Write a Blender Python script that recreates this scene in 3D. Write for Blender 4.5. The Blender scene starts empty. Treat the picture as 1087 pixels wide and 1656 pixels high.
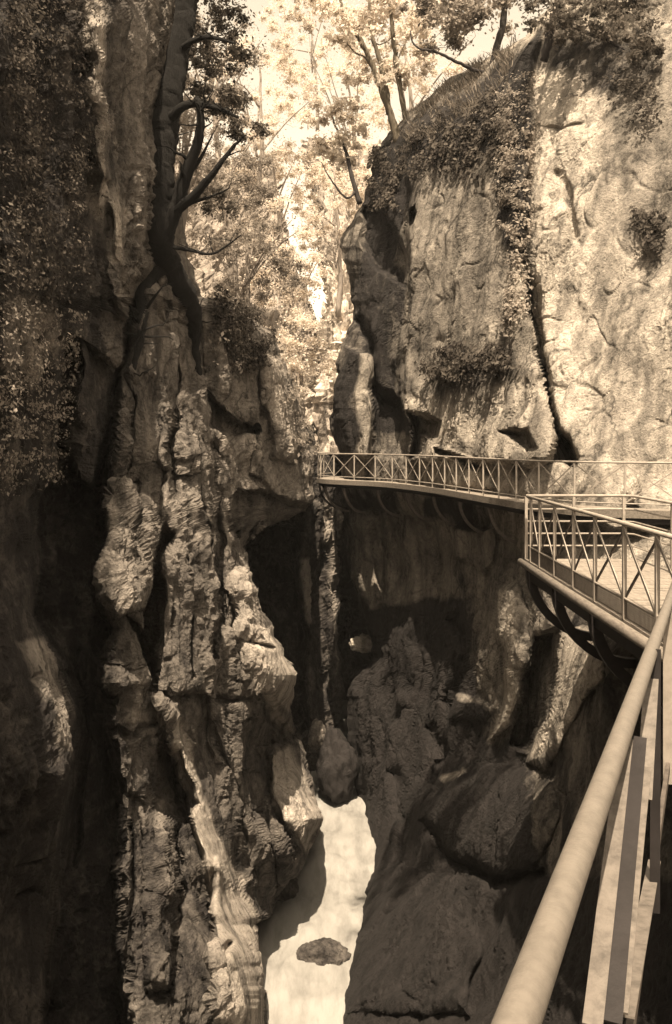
import bpy, math, random
import numpy as np
from mathutils import Vector

# ------------------------------------------------------------------ camera, sky, sun, exposure
SC = bpy.context.scene
F, CX, HY = 1500.0, 543.5, 716.0          # focal length (photo px), centre column, horizon row
cam_d = bpy.data.cameras.new('camera')
cam = bpy.data.objects.new('camera', cam_d)
SC.collection.objects.link(cam)
cam.rotation_euler = (math.radians(90), 0, 0)
cam_d.sensor_fit = 'VERTICAL'
cam_d.sensor_height = 36.0
cam_d.lens = 36.0 * F / 1656.0
cam_d.shift_y = (HY - 828.0) / 1656.0
cam_d.clip_start, cam_d.clip_end = 0.05, 3000
SC.camera = cam

SUN = Vector((-0.03, -0.45, 0.89)).normalized()      # towards the sun
w = bpy.data.worlds.new('World')
SC.world = w
w.use_nodes = True
nt = w.node_tree
bg = nt.nodes['Background']
sky = nt.nodes.new('ShaderNodeTexSky')
sky.sky_type = 'NISHITA'
sky.sun_disc = False
sky.sun_elevation = math.asin(SUN.z)
sky.sun_rotation = math.atan2(SUN.x, SUN.y)
sky.air_density, sky.dust_density = 1.0, 2.0
bw = nt.nodes.new('ShaderNodeRGBToBW')
tint = nt.nodes.new('ShaderNodeMix')
tint.data_type = 'RGBA'
tint.blend_type = 'MULTIPLY'
tint.inputs[0].default_value = 1.0
tint.inputs[7].default_value = (1.0, 0.82, 0.60, 1)
nt.links.new(sky.outputs[0], bw.inputs[0])
nt.links.new(bw.outputs[0], tint.inputs[6])
nt.links.new(tint.outputs[2], bg.inputs[0])
bg.inputs[1].default_value = 0.15
sun_d = bpy.data.lights.new('sun', 'SUN')
sun_d.energy = 3.6
sun_d.angle = math.radians(0.5)
sun_d.color = (1.0, 0.82, 0.60)
sun = bpy.data.objects.new('sun', sun_d)
SC.collection.objects.link(sun)
sun.rotation_euler = SUN.to_track_quat('Z', 'Y').to_euler()
SC.view_settings.view_transform = 'Standard'
SC.view_settings.look = 'None'
SC.view_settings.gamma = 1
SC.view_settings.exposure = 1.9
SC.cycles.max_bounces = 6
SC.cycles.diffuse_bounces = 3

RNG = np.random.default_rng(7)
random.seed(7)

# ------------------------------------------------------------------ helpers
def P(px, py, D):
    return np.stack([(np.asarray(px) - CX) / F * D, np.asarray(D) + 0 * np.asarray(px), (HY - np.asarray(py)) / F * D], -1)

def V(px, py, D):
    return Vector(((px - CX) / F * D, D, (HY - py) / F * D))

_perm = np.random.default_rng(3).permutation(256)
_perm = np.concatenate([_perm, _perm, _perm]).astype(np.int64)
_g = np.random.default_rng(5).normal(size=(256, 3))
_g /= np.linalg.norm(_g, axis=1)[:, None]

def perlin(p):
    i = np.floor(p).astype(np.int64)
    f = p - i
    i &= 255
    u = f * f * f * (f * (f * 6 - 15) + 10)
    out = 0
    for dx in (0, 1):
        for dy in (0, 1):
            for dz in (0, 1):
                h = _perm[_perm[_perm[i[..., 0] + dx] + i[..., 1] + dy] + i[..., 2] + dz]
                d = f - np.array([dx, dy, dz])
                wgt = np.abs(1 - dx - u[..., 0]) * np.abs(1 - dy - u[..., 1]) * np.abs(1 - dz - u[..., 2])
                out = out + wgt * np.sum(_g[h] * d, -1)
    return out * 1.5

def fbm(p, octv=4, lac=2.03, gain=0.5):
    a, s, out = 1.0, 1.0, 0.0
    for k in range(octv):
        out = out + a * perlin(p * s + 17.3 * k)
        a *= gain
        s *= lac
    return out

def ridged(p, octv=3):
    a, s, out = 1.0, 1.0, 0.0
    for k in range(octv):
        out = out + a * (1 - 2 * np.abs(perlin(p * s + 31.7 * k)))
        a *= 0.5
        s *= 2.1
    return out

def terrace(n, k, e=.16):                      # plateaus with crisp steps
    x = n * k
    f = x - np.floor(x)
    return (np.floor(x) + np.clip((f - .5) / (2 * e) + .5, 0, 1)) / k

def sstep(a, b, x):
    t = np.clip((x - a) / (b - a), 0, 1)
    return t * t * (3 - 2 * t)

def seg_dist(px, py, pts):
    d = np.full(px.shape, 1e9)
    for (x0, y0), (x1, y1) in zip(pts[:-1], pts[1:]):
        vx, vy = x1 - x0, y1 - y0
        t = np.clip(((px - x0) * vx + (py - y0) * vy) / (vx * vx + vy * vy + 1e-9), 0, 1)
        d = np.minimum(d, np.hypot(px - x0 - t * vx, py - y0 - t * vy))
    return d

def poly_sdf(px, py, pts):                     # positive inside
    d = seg_dist(px, py, list(pts) + [pts[0]])
    ins = np.zeros(px.shape, bool)
    n = len(pts)
    for k in range(n):
        x0, y0 = pts[k]
        x1, y1 = pts[(k + 1) % n]
        c = ((y0 > py) != (y1 > py)) & (px < (x1 - x0) * (py - y0) / (y1 - y0 + 1e-12) + x0)
        ins ^= c
    return np.where(ins, d, -d)

def rbf(ctrl):
    c = np.array(ctrl, float)
    x = c[:, :2] / 100
    n = len(c)
    A = np.linalg.norm(x[:, None] - x[None], axis=-1)
    Q = np.concatenate([np.ones((n, 1)), x], 1)
    M = np.block([[A, Q], [Q.T, np.zeros((3, 3))]])
    sol = np.linalg.solve(M, np.concatenate([c[:, 2], np.zeros(3)]))
    def f(px, py):
        q = np.stack([px, py], -1).reshape(-1, 2) / 100
        out = sol[n] + q @ sol[n + 1:]
        for k in range(n):
            out = out + sol[k] * np.hypot(q[:, 0] - x[k, 0], q[:, 1] - x[k, 1])
        return out.reshape(np.shape(px))
    return f

def fast_mesh(name, verts, quads, mat=None, smooth=True, attrs=None):
    me = bpy.data.meshes.new(name)
    verts = np.asarray(verts, np.float32).reshape(-1, 3)
    quads = np.asarray(quads, np.int32)
    k = quads.shape[1]
    me.vertices.add(len(verts))
    me.vertices.foreach_set('co', verts.ravel())
    me.loops.add(quads.size)
    me.loops.foreach_set('vertex_index', quads.ravel())
    me.polygons.add(len(quads))
    me.polygons.foreach_set('loop_start', np.arange(0, quads.size, k, dtype=np.int32))
    me.polygons.foreach_set('loop_total', np.full(len(quads), k, np.int32))
    me.polygons.foreach_set('use_smooth', np.full(len(quads), smooth, bool))
    for nm, val in (attrs or {}).items():
        a = me.attributes.new(nm, 'FLOAT', 'POINT')
        a.data.foreach_set('value', np.asarray(val, np.float32).ravel())
    me.update(calc_edges=True)
    me.validate()
    if mat:
        me.materials.append(mat)
    return me

def link(name, me, parent=None, **props):
    o = bpy.data.objects.new(name, me)
    SC.collection.objects.link(o)
    if parent:
        o.parent = parent
    for k, v in props.items():
        if v:
            o[k] = v
    return o

def thing(name, label, cat, loc=(0, 0, 0), group=None):
    o = bpy.data.objects.new(name, None)
    SC.collection.objects.link(o)
    o.location = loc
    o.empty_display_size = 0.2
    o['label'], o['category'] = label, cat
    if group:
        o['group'] = group
    return o

class MB:                                      # collects boxes and tubes in world space, builds one mesh
    def __init__(self):
        self.v, self.q = [], []
        self.n = 0
    def add(self, v, q):
        self.v.append(np.asarray(v, float))
        self.q.append(np.asarray(q, int) + self.n)
        self.n += len(v)
    def tube(self, pts, r, seg=8, wob=0.0):
        pts = [Vector(p) for p in pts]
        rs = r if hasattr(r, '__len__') else [r] * len(pts)
        rings = []
        side = None
        for i, p in enumerate(pts):
            a = pts[max(i - 1, 0)]
            b = pts[min(i + 1, len(pts) - 1)]
            t = (b - a).normalized()
            if side is None:
                up = Vector((0, 0, 1)) if abs(t.z) < .9 else Vector((1, 0, 0))
                side = t.cross(up).normalized()
            else:
                side = (side - t * side.dot(t)).normalized()
            nrm = side.cross(t)
            for k in range(seg):
                an = 2 * math.pi * k / seg
                rr = rs[i] * (1 + (random.uniform(-wob, wob) if wob else 0))
                rings.append(p + side * math.cos(an) * rr + nrm * math.sin(an) * rr)
        q = []
        for i in range(len(pts) - 1):
            for k in range(seg):
                q.append((i * seg + k, i * seg + (k + 1) % seg, (i + 1) * seg + (k + 1) % seg, (i + 1) * seg + k))
        n0 = len(rings)
        rings.append(pts[0]); rings.append(pts[-1])
        m = (len(pts) - 1) * seg
        for k in range(0, seg, 1):
            q.append((n0, (k + 1) % seg, k, n0))
            q.append((n0 + 1, m + k, m + (k + 1) % seg, n0 + 1))
        self.add([tuple(x) for x in rings], q)
        return self
    def bar(self, a, b, wd, th, side=None):    # rectangular bar from a to b; wd along side, th across
        a, b = Vector(a), Vector(b)
        t = (b - a).normalized()
        if side is None:
            side = t.cross(Vector((0, 0, 1)) if abs(t.z) < .95 else Vector((1, 0, 0)))
        side = Vector(side)
        side = (side - t * side.dot(t)).normalized()
        n = t.cross(side)
        v = []
        for p in (a, b):
            for sx, sy in ((-1, -1), (1, -1), (1, 1), (-1, 1)):
                v.append(tuple(p + side * sx * wd / 2 + n * sy * th / 2))
        self.add(v, [(0, 3, 2, 1), (4, 5, 6, 7), (0, 1, 5, 4), (1, 2, 6, 5), (2, 3, 7, 6), (3, 0, 4, 7)])
        return self
    def sweep(self, pts, prof_fn):             # prof_fn(i) -> list of 4 points, closed profile swept
        v, q = [], []
        for i in range(len(pts)):
            v += [tuple(x) for x in prof_fn(i)]
        for i in range(len(pts) - 1):
            for k in range(4):
                q.append((i * 4 + k, i * 4 + (k + 1) % 4, i * 4 + 4 + (k + 1) % 4, i * 4 + 4 + k))
        q.append((3, 2, 1, 0))
        m = (len(pts) - 1) * 4
        q.append((m, m + 1, m + 2, m + 3))
        self.add(v, q)
        return self
    def build(self, name, mat, parent=None, smooth=False, **props):
        v = np.concatenate(self.v)
        q = np.concatenate(self.q)
        me = bpy.data.meshes.new(name)
        faces = []
        for f in q.tolist():
            g = []
            for x in f:
                if x not in g:
                    g.append(x)
            if len(g) > 2:
                faces.append(g)
        if parent is not None:
            v = v - np.array(parent.matrix_world.translation if parent.parent else parent.location)
        me.from_pydata(v.tolist(), [], faces)
        me.polygons.foreach_set('use_smooth', [smooth] * len(me.polygons))
        me.materials.append(mat)
        return link(name, me, parent, **props)

# ------------------------------------------------------------------ materials
def new_mat(name):
    m = bpy.data.materials.new(name)
    m.use_nodes = True
    t = m.node_tree
    return m, t, t.nodes['Principled BSDF']

def N(t, kind, **kw):
    n = t.nodes.new(kind)
    for k, v in kw.items():
        setattr(n, k, v)
    return n

def mixc(t, fac, a, b, blend='MIX'):
    n = N(t, 'ShaderNodeMix', data_type='RGBA', blend_type=blend)
    for sock, val in ((n.inputs[0], fac), (n.inputs[6], a), (n.inputs[7], b)):
        if hasattr(val, 'is_linked'):
            t.links.new(val, sock)
        else:
            sock.default_value = val if not isinstance(val, tuple) else (*val, 1)
    return n.outputs[2]

def ramp(t, src, stops):
    r = N(t, 'ShaderNodeValToRGB')
    e = r.color_ramp.elements
    e[0].position, e[0].color = stops[0][0], (*[stops[0][1]] * 3, 1)
    e[1].position, e[1].color = stops[-1][0], (*[stops[-1][1]] * 3, 1)
    for p, c in stops[1:-1]:
        x = e.new(p)
        x.color = (c, c, c, 1)
    t.links.new(src, r.inputs[0])
    return r.outputs[0]

def noise(t, co, scale, detail=8, rough=.6, stretch=None):
    if stretch:
        mp = N(t, 'ShaderNodeMapping')
        mp.inputs[3].default_value = stretch
        t.links.new(co, mp.inputs[0])
        co = mp.outputs[0]
    n = N(t, 'ShaderNodeTexNoise')
    n.inputs['Scale'].default_value = scale
    n.inputs['Detail'].default_value = detail
    n.inputs['Roughness'].default_value = rough
    t.links.new(co, n.inputs['Vector'])
    return n.outputs[0]

def rock_mat(name, dark, pale, bump=0.6, rough=.85):
    m, t, b = new_mat(name)
    co = N(t, 'ShaderNodeNewGeometry').outputs['Position']
    at = N(t, 'ShaderNodeAttribute', attribute_name='pale').outputs['Fac']
    n1 = noise(t, co, 1.1, 10, .68)
    n2 = noise(t, co, 6.0, 8, .7)
    n3 = noise(t, co, 1.0, 8, .6, (2.2, 2.2, .25))
    ad = N(t, 'ShaderNodeMath', operation='ADD')
    t.links.new(at, ad.inputs[0])
    s = N(t, 'ShaderNodeMath', operation='MULTIPLY_ADD')
    t.links.new(n1, s.inputs[0]); s.inputs[1].default_value = 1.1; s.inputs[2].default_value = -.55
    t.links.new(s.outputs[0], ad.inputs[1])
    ad2 = N(t, 'ShaderNodeMath', operation='MULTIPLY_ADD')
    t.links.new(n2, ad2.inputs[0]); ad2.inputs[1].default_value = .55
    s2 = N(t, 'ShaderNodeMath', operation='SUBTRACT')
    t.links.new(ad.outputs[0], s2.inputs[0]); s2.inputs[1].default_value = .275
    t.links.new(s2.outputs[0], ad2.inputs[2])
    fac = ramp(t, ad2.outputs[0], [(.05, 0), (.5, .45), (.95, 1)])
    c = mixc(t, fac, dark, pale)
    streak = ramp(t, n3, [(.36, .28), (.52, .95), (.7, 1.15)])
    c = mixc(t, .75, c, streak, 'MULTIPLY')
    fine = ramp(t, noise(t, co, 22, 6, .7), [(.3, .6), (.5, 1), (.7, 1.2)])
    c = mixc(t, .8, c, fine, 'MULTIPLY')
    vo = N(t, 'ShaderNodeTexVoronoi', feature='DISTANCE_TO_EDGE')
    vo.inputs['Scale'].default_value = .75
    dm = N(t, 'ShaderNodeVectorMath', operation='SCALE')
    nc = N(t, 'ShaderNodeTexNoise'); nc.inputs['Scale'].default_value = 1.3; nc.inputs['Detail'].default_value = 6
    t.links.new(co, nc.inputs['Vector'])
    t.links.new(nc.outputs['Color'], dm.inputs[0]); dm.inputs[3].default_value = 1.6
    da = N(t, 'ShaderNodeVectorMath', operation='ADD')
    t.links.new(co, da.inputs[0]); t.links.new(dm.outputs[0], da.inputs[1])
    mp_ = N(t, 'ShaderNodeMapping'); mp_.inputs[3].default_value = (1, 1, .55)
    t.links.new(da.outputs[0], mp_.inputs[0]); t.links.new(mp_.outputs[0], vo.inputs['Vector'])
    crack = ramp(t, vo.outputs['Distance'], [(.0, .25), (.018, .6), (.05, 1)])
    c = mixc(t, ramp(t, noise(t, co, .7, 3, .5), [(.42, 0), (.6, 1)]), c, mixc(t, 1.0, c, crack, 'MULTIPLY'))
    spk = ramp(t, noise(t, co, 9, 5, .75), [(.36, .35), (.46, 1.0), (1, 1.0)])
    c = mixc(t, .85, c, spk, 'MULTIPLY')
    t.links.new(c, b.inputs['Base Color'])
    b.inputs['Roughness'].default_value = rough
    b.inputs['Specular IOR Level'].default_value = .25
    bp = N(t, 'ShaderNodeBump')
    bp.inputs['Strength'].default_value = bump
    bp.inputs['Distance'].default_value = .2
    h = N(t, 'ShaderNodeMath', operation='MULTIPLY_ADD')
    t.links.new(n2, h.inputs[0]); h.inputs[1].default_value = .6
    t.links.new(noise(t, co, 18, 8, .7), h.inputs[2])
    t.links.new(h.outputs[0], bp.inputs['Height'])
    t.links.new(bp.outputs[0], b.inputs['Normal'])
    return m

def simple_mat(name, col, rough=.7, var=.35, scale=8, bump=.15, metal=0, stretch=None, dist=.02):
    m, t, b = new_mat(name)
    co = N(t, 'ShaderNodeNewGeometry').outputs['Position']
    n = noise(t, co, scale, 8, .65, stretch)
    r = ramp(t, n, [(.3, 1 - var), (.55, 1), (.75, 1 + var * .5)])
    c = mixc(t, 1.0, col, r, 'MULTIPLY')
    t.links.new(c, b.inputs['Base Color'])
    b.inputs['Roughness'].default_value = rough
    b.inputs['Metallic'].default_value = metal
    b.inputs['Specular IOR Level'].default_value = .3
    bp = N(t, 'ShaderNodeBump')
    bp.inputs['Strength'].default_value = bump
    bp.inputs['Distance'].default_value = dist
    t.links.new(noise(t, co, scale * 4, 6, .7, stretch), bp.inputs['Height'])
    t.links.new(bp.outputs[0], b.inputs['Normal'])
    return m

def leaf_mat(name, dark, pale, trans=.45):
    m, t, b = new_mat(name)
    at = N(t, 'ShaderNodeAttribute', attribute_name='tone').outputs['Fac']
    c = mixc(t, at, dark, pale)
    d = N(t, 'ShaderNodeBsdfDiffuse')
    tr = N(t, 'ShaderNodeBsdfTranslucent')
    mx = N(t, 'ShaderNodeMixShader')
    mx.inputs[0].default_value = trans
    t.links.new(c, d.inputs[0]); t.links.new(c, tr.inputs[0])
    t.links.new(d.outputs[0], mx.inputs[1]); t.links.new(tr.outputs[0], mx.inputs[2])
    t.links.new(mx.outputs[0], t.nodes['Material Output'].inputs[0])
    t.nodes.remove(b)
    return m

M_ROCK_L = rock_mat('mossy_shaded_limestone', (.030, .0262, .0255), (.48, .43, .38), .8)  # dark from moss and from shade put into the left rock's colour
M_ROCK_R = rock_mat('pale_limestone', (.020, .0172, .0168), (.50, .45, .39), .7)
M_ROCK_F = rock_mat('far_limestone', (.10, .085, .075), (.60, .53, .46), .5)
M_BARK = simple_mat('bark', (.028, .024, .023), .9, .5, 6, .6, stretch=(3, 3, .6))
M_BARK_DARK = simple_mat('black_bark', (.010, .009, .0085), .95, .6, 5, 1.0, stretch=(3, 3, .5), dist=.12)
M_BARK_P = simple_mat('grey_bark', (.09, .075, .055), .9, .5, 6, .5, stretch=(3, 3, .6))
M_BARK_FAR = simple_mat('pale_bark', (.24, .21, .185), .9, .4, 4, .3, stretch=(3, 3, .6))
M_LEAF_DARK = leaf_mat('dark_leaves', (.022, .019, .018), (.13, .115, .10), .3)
M_LEAF_OLIVE = leaf_mat('olive_leaves', (.035, .031, .027), (.22, .195, .17), .4)
M_LEAF_MID = leaf_mat('mid_leaves', (.10, .088, .077), (.46, .41, .36), .5)
M_LEAF_PALE = leaf_mat('pale_leaves', (.58, .52, .46), (.80, .73, .64), .5)  # leaves bleached in colour to carry the gorge's sun glow and haze
M_PAINT = simple_mat('pale_painted_iron', (.27, .24, .21), .6, .3, 9, .1)
M_RAIL = simple_mat('pale_round_pipe', (.145, .129, .112), .6, .25, 34, .2)
M_PAINT_DULL = simple_mat('worn_painted_iron', (.12, .105, .092), .65, .5, 24, .2)
M_IRON = simple_mat('dark_iron', (.022, .019, .019), .6, .4, 9, .1, .3)
M_IRON_MID = simple_mat('weathered_iron', (.10, .085, .075), .6, .5, 14, .15, .2)
M_WOOD = simple_mat('weathered_planks', (.20, .175, .15), .85, .4, 5, .3, stretch=(6, .8, 6))
M_WOOD_EDGE = simple_mat('timber_beam', (.16, .14, .12), .85, .5, 7, .4, stretch=(4, 1, 4))
M_GRASS = leaf_mat('dry_grass', (.07, .06, .05), (.28, .245, .21), .3)
M_GROUND = simple_mat('gorge_bed', (.09, .07, .05), .95, .5, .4, .5)

# ------------------------------------------------------------------ cliff sheets
class Sheet:
    pass

def cliff(name, sil, side, edge, y0, y1, ctrl, feats, pale_base, pale_feats, mat, label=None,
          step=3.0, ncol=200, rw=40, rd=2.5, wrap=10, nw=26, seed=0, amp=1.0, flute=1.0, small=1.0, block=1.0, bed_amt=.6, zs=1.0, grit=1.0, smooth_pale=False):
    ys = np.arange(y0, y1 + step, step)
    s = np.interp(ys, [a for a, _ in sil], [b for _, b in sil])
    j = perlin(np.stack([ys / 22.0, ys * 0 + seed, ys * 0 + 3.3], -1)) * 5 + perlin(np.stack([ys / 8.0, ys * 0 + seed, ys * 0 + 9.3], -1)) * 2.5
    t = np.linspace(0, 1, ncol) ** 1.2
    s_lin = s
    px = s[:, None] + (edge - s[:, None]) * t[None]
    px = px + j[:, None] * np.exp(-np.abs(px - s[:, None]) / 14.0)
    s = s + j
    py = np.repeat(ys[:, None], ncol, 1)
    q = np.stack([px / 45.0, py / 45.0, np.full(px.shape, seed + .5)], -1)
    wx = px + 10 * fbm(q * .8, 2, gain=.3)
    wy = py + 10 * fbm(q * .8 + 50, 2, gain=.3)
    base = rbf(ctrl)
    D = base(px, py)
    for f in feats:
        kind, pts, wd, dep = f[:4]
        if kind == 'line':
            d = seg_dist(wx, wy, pts)
            D = D + dep * np.exp(-(d / wd) ** 2)
        elif kind == 'poly':
            d = poly_sdf(wx, wy, pts)
            D = D + dep * sstep(-wd * .5, wd * .5, d)
        elif kind == 'dome':                   # bulges most in its middle
            d = poly_sdf(wx, wy, pts)
            mx = max(d.max(), 1)
            D = D + dep * np.sqrt(np.clip(d / mx, 0, 1) * (2 - np.clip(d / mx, 0, 1)))
    pale = np.full(px.shape, pale_base, float) if not callable(pale_base) else pale_base(px, py)
    for pts, wd, val in pale_feats:
        if len(pts) > 2 and wd > 0:
            d = sstep(-wd, wd, poly_sdf(wx, wy, pts))
        else:
            d = np.exp(-(seg_dist(wx, wy, pts) / abs(wd)) ** 2)
        pale = pale + (val - pale) * d
    dd = np.abs(px - s[:, None])
    k = np.clip(1 - dd / rw, 0, 1)
    D = D + rd * (1 - np.sqrt(np.clip(1 - k * k, 0, 1)))
    kk = (np.arange(nw, 0, -1) / nw)
    Dw = D[:, :1] + wrap * kk[None] ** 1.4
    pxw = s[:, None] + side * 10 * kk[None] ** .7
    px = np.concatenate([pxw, px], 1)
    py = np.concatenate([np.repeat(ys[:, None], nw, 1), py], 1)
    D = np.concatenate([Dw, D], 1)
    pale = np.concatenate([np.repeat(pale[:, :1], nw, 1), pale], 1)
    p = P(px, py, D)
    du = np.gradient(p, axis=1)
    dv = np.gradient(p, axis=0)
    n = np.cross(du, dv)
    n /= np.linalg.norm(n, axis=-1)[..., None] + 1e-9
    n *= np.where(np.sum(n * p, -1) > 0, -1, 1)[..., None]
    for _ in range(10):
        m_ = n.copy()
        m_[1:-1] = (n[:-2] + 2 * n[1:-1] + n[2:]) / 4
        n = m_.copy()
        n[:, 1:-1] = (m_[:, :-2] + 2 * m_[:, 1:-1] + m_[:, 2:]) / 4
        n /= np.linalg.norm(n, axis=-1)[..., None] + 1e-9
    n[:, :nw + 1] = n[:, nw + 1:nw + 2]
    o = np.array([seed * 13.7, seed * 7.1, seed * 3.3])
    pp = p + o
    wv = np.stack([perlin(pp * .8 + 5), perlin(pp * .8 + 25), perlin(pp * .8 + 45)], -1) * .35
    dl = np.linalg.norm(du, axis=-1)
    h = .18 * fbm(pp * .42, 3)
    h = h + flute * .55 * terrace(fbm((pp + wv) * np.array([.75, .75, .17]), 2), 4, .48)
    h = h + flute * .08 * (1 - .8 * sstep(.2, .6, dl)) * (ridged((pp + wv) * np.array([1.1, 1.1, .22]), 3) - .6)
    vd = p / np.linalg.norm(p, axis=-1)[..., None]
    graze = sstep(.08, .40, np.abs(np.sum(n * vd, -1)))
    rough = .25 + .75 * sstep(-.25, .45, perlin(pp * .33 + 61) + .4 * perlin(pp * .9 + 71))
    rough = rough * graze * (1 - .93 * sstep(.15, .5, dl))
    h = h + rough * block * .34 * terrace(fbm((pp + wv * .6) * np.array([1.3, 1.3, .9 * zs]) + 11, 3), 5, .10)
    h = h + rough * small * .13 * terrace(fbm((pp + wv * .4) * np.array([3.4, 3.4, 2.2 * zs]) + 23, 3), 4, .12)
    h = h + rough * small * .05 * fbm(pp * 6.5, 3)
    # bedding steps and thin cracks
    bed = perlin((pp + wv * 1.5) * np.array([.45, .45, .9]))
    h = h - bed_amt * .16 * (1 - .9 * sstep(.15, .5, dl)) * np.exp(-(bed / .05) ** 2) * sstep(-.05, .3, perlin(pp * .7 + 70))
    crk = perlin((pp + wv) * np.array([1.3, 1.3, .5]) + 90)
    h = h - small * .16 * np.exp(-(crk / .05) ** 2) * sstep(-.1, .3, perlin(pp * .6 + 33))
    gm = (grit(p) if callable(grit) else grit) * (.35 + .65 * sstep(-.3, .4, perlin(pp * .45 + 81)))
    h = h + gm * (.11 * fbm(pp * np.array([1.9, 1.9, 1.5]) + 7, 3) + .06 * ridged(pp * 3.6 + 3, 2) + .045 * fbm(pp * 7.5 + 9, 2))
    h = h * (.4 + .6 * graze)
    p = p + n * (h * amp * (1 - .55 * sstep(.6, 1.0, pale)) if smooth_pale else h * amp)[..., None]
    R, C = px.shape
    idx = np.arange(R * C).reshape(R, C)
    q = np.stack([idx[:-1, :-1], idx[:-1, 1:], idx[1:, 1:], idx[1:, :-1]], -1).reshape(-1, 4)
    if side < 0:
        q = q[:, ::-1]
    q = q[:, ::-1]
    me = fast_mesh(name, p, q, mat, False, {'pale': pale})
    ob = link(name, me, None, kind='structure', label=label)
    S = Sheet()
    S.px, S.py, S.p, S.n, S.ys, S.ob, S.nw = px, py, p, n, ys, ob, nw
    def at(x, y):
        r = int(np.clip(round((y - ys[0]) / step), 0, R - 1))
        c = nw + int(np.argmin(np.abs(px[r, nw:] - x)))
        return p[r, c], n[r, c]
    S.at = at
    return S

# ---- right cliff: pillar carrying the walkway, wall to its right, dark blocks under it
sil_r = [(-60, 930), (40, 868), (60, 850), (100, 775), (130, 725), (160, 690), (190, 655), (215, 630), (250, 605), (300, 596),
         (340, 580), (370, 560), (400, 548), (430, 560), (470, 567), (520, 570), (545, 560), (570, 548), (600, 543), (650, 537),
         (690, 533), (720, 545), (740, 552), (800, 555), (900, 560), (960, 575), (1010, 592), (1040, 603), (1060, 604), (1090, 585),
         (1115, 560), (1190, 565), (1250, 572), (1290, 577), (1340, 588), (1370, 602), (1400, 600), (1440, 592), (1500, 580),
         (1540, 560), (1570, 552), (1610, 548), (1720, 545)]
ctrl_r = [(560, 780, 37.5), (640, 780, 34.2), (700, 780, 31.2), (760, 780, 27.8), (850, 780, 24.0), (900, 780, 23.0), (950, 790, 22.0), (1050, 800, 21.0), (1110, 800, 20.5),
          (560, 600, 38), (650, 600, 34.0), (760, 600, 29.5), (850, 600, 26), (950, 600, 24), (1087, 600, 22),
          (570, 400, 39), (650, 400, 35), (760, 400, 31), (850, 400, 27.5), (950, 400, 25.5), (1087, 400, 23.5),
          (610, 250, 39), (680, 230, 36), (760, 200, 33), (850, 200, 29.5), (950, 200, 27), (1087, 200, 25),
          (870, 40, 31), (950, 40, 29), (1087, 40, 27), (930, -60, 31), (1087, -60, 28), (770, 100, 37),
          (560, 900, 38.4), (640, 900, 35.4), (700, 900, 32.4), (760, 900, 28.4), (850, 900, 24), (900, 900, 22), (950, 900, 20.5), (1087, 900, 18),
          (600, 1050, 36.2), (680, 1050, 32.2), (760, 1050, 27.4), (850, 1050, 22.5), (910, 1050, 19.5), (950, 1050, 17), (985, 1060, 14.6), (1030, 1050, 13.2), (1087, 1050, 11.7),
          (565, 1190, 37), (650, 1190, 33), (740, 1190, 28), (850, 1190, 21.5), (920, 1190, 17), (985, 1190, 13.8), (1087, 1190, 11.2),
          (575, 1290, 36.8), (600, 1380, 32.2), (690, 1330, 26.5), (780, 1330, 22.5), (880, 1330, 17.6), (950, 1330, 14.4), (1087, 1330, 10.8),
          (585, 1480, 27.6), (690, 1480, 23), (780, 1480, 19.5), (880, 1480, 15.4), (980, 1480, 12), (1087, 1480, 9.7),
          (550, 1620, 23.8), (690, 1620, 20), (780, 1620, 17.4), (880, 1620, 13.8), (980, 1620, 11.2), (1087, 1620, 9.3),
          (545, 1720, 21), (800, 1720, 14.5), (1087, 1720, 8.5)]
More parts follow.
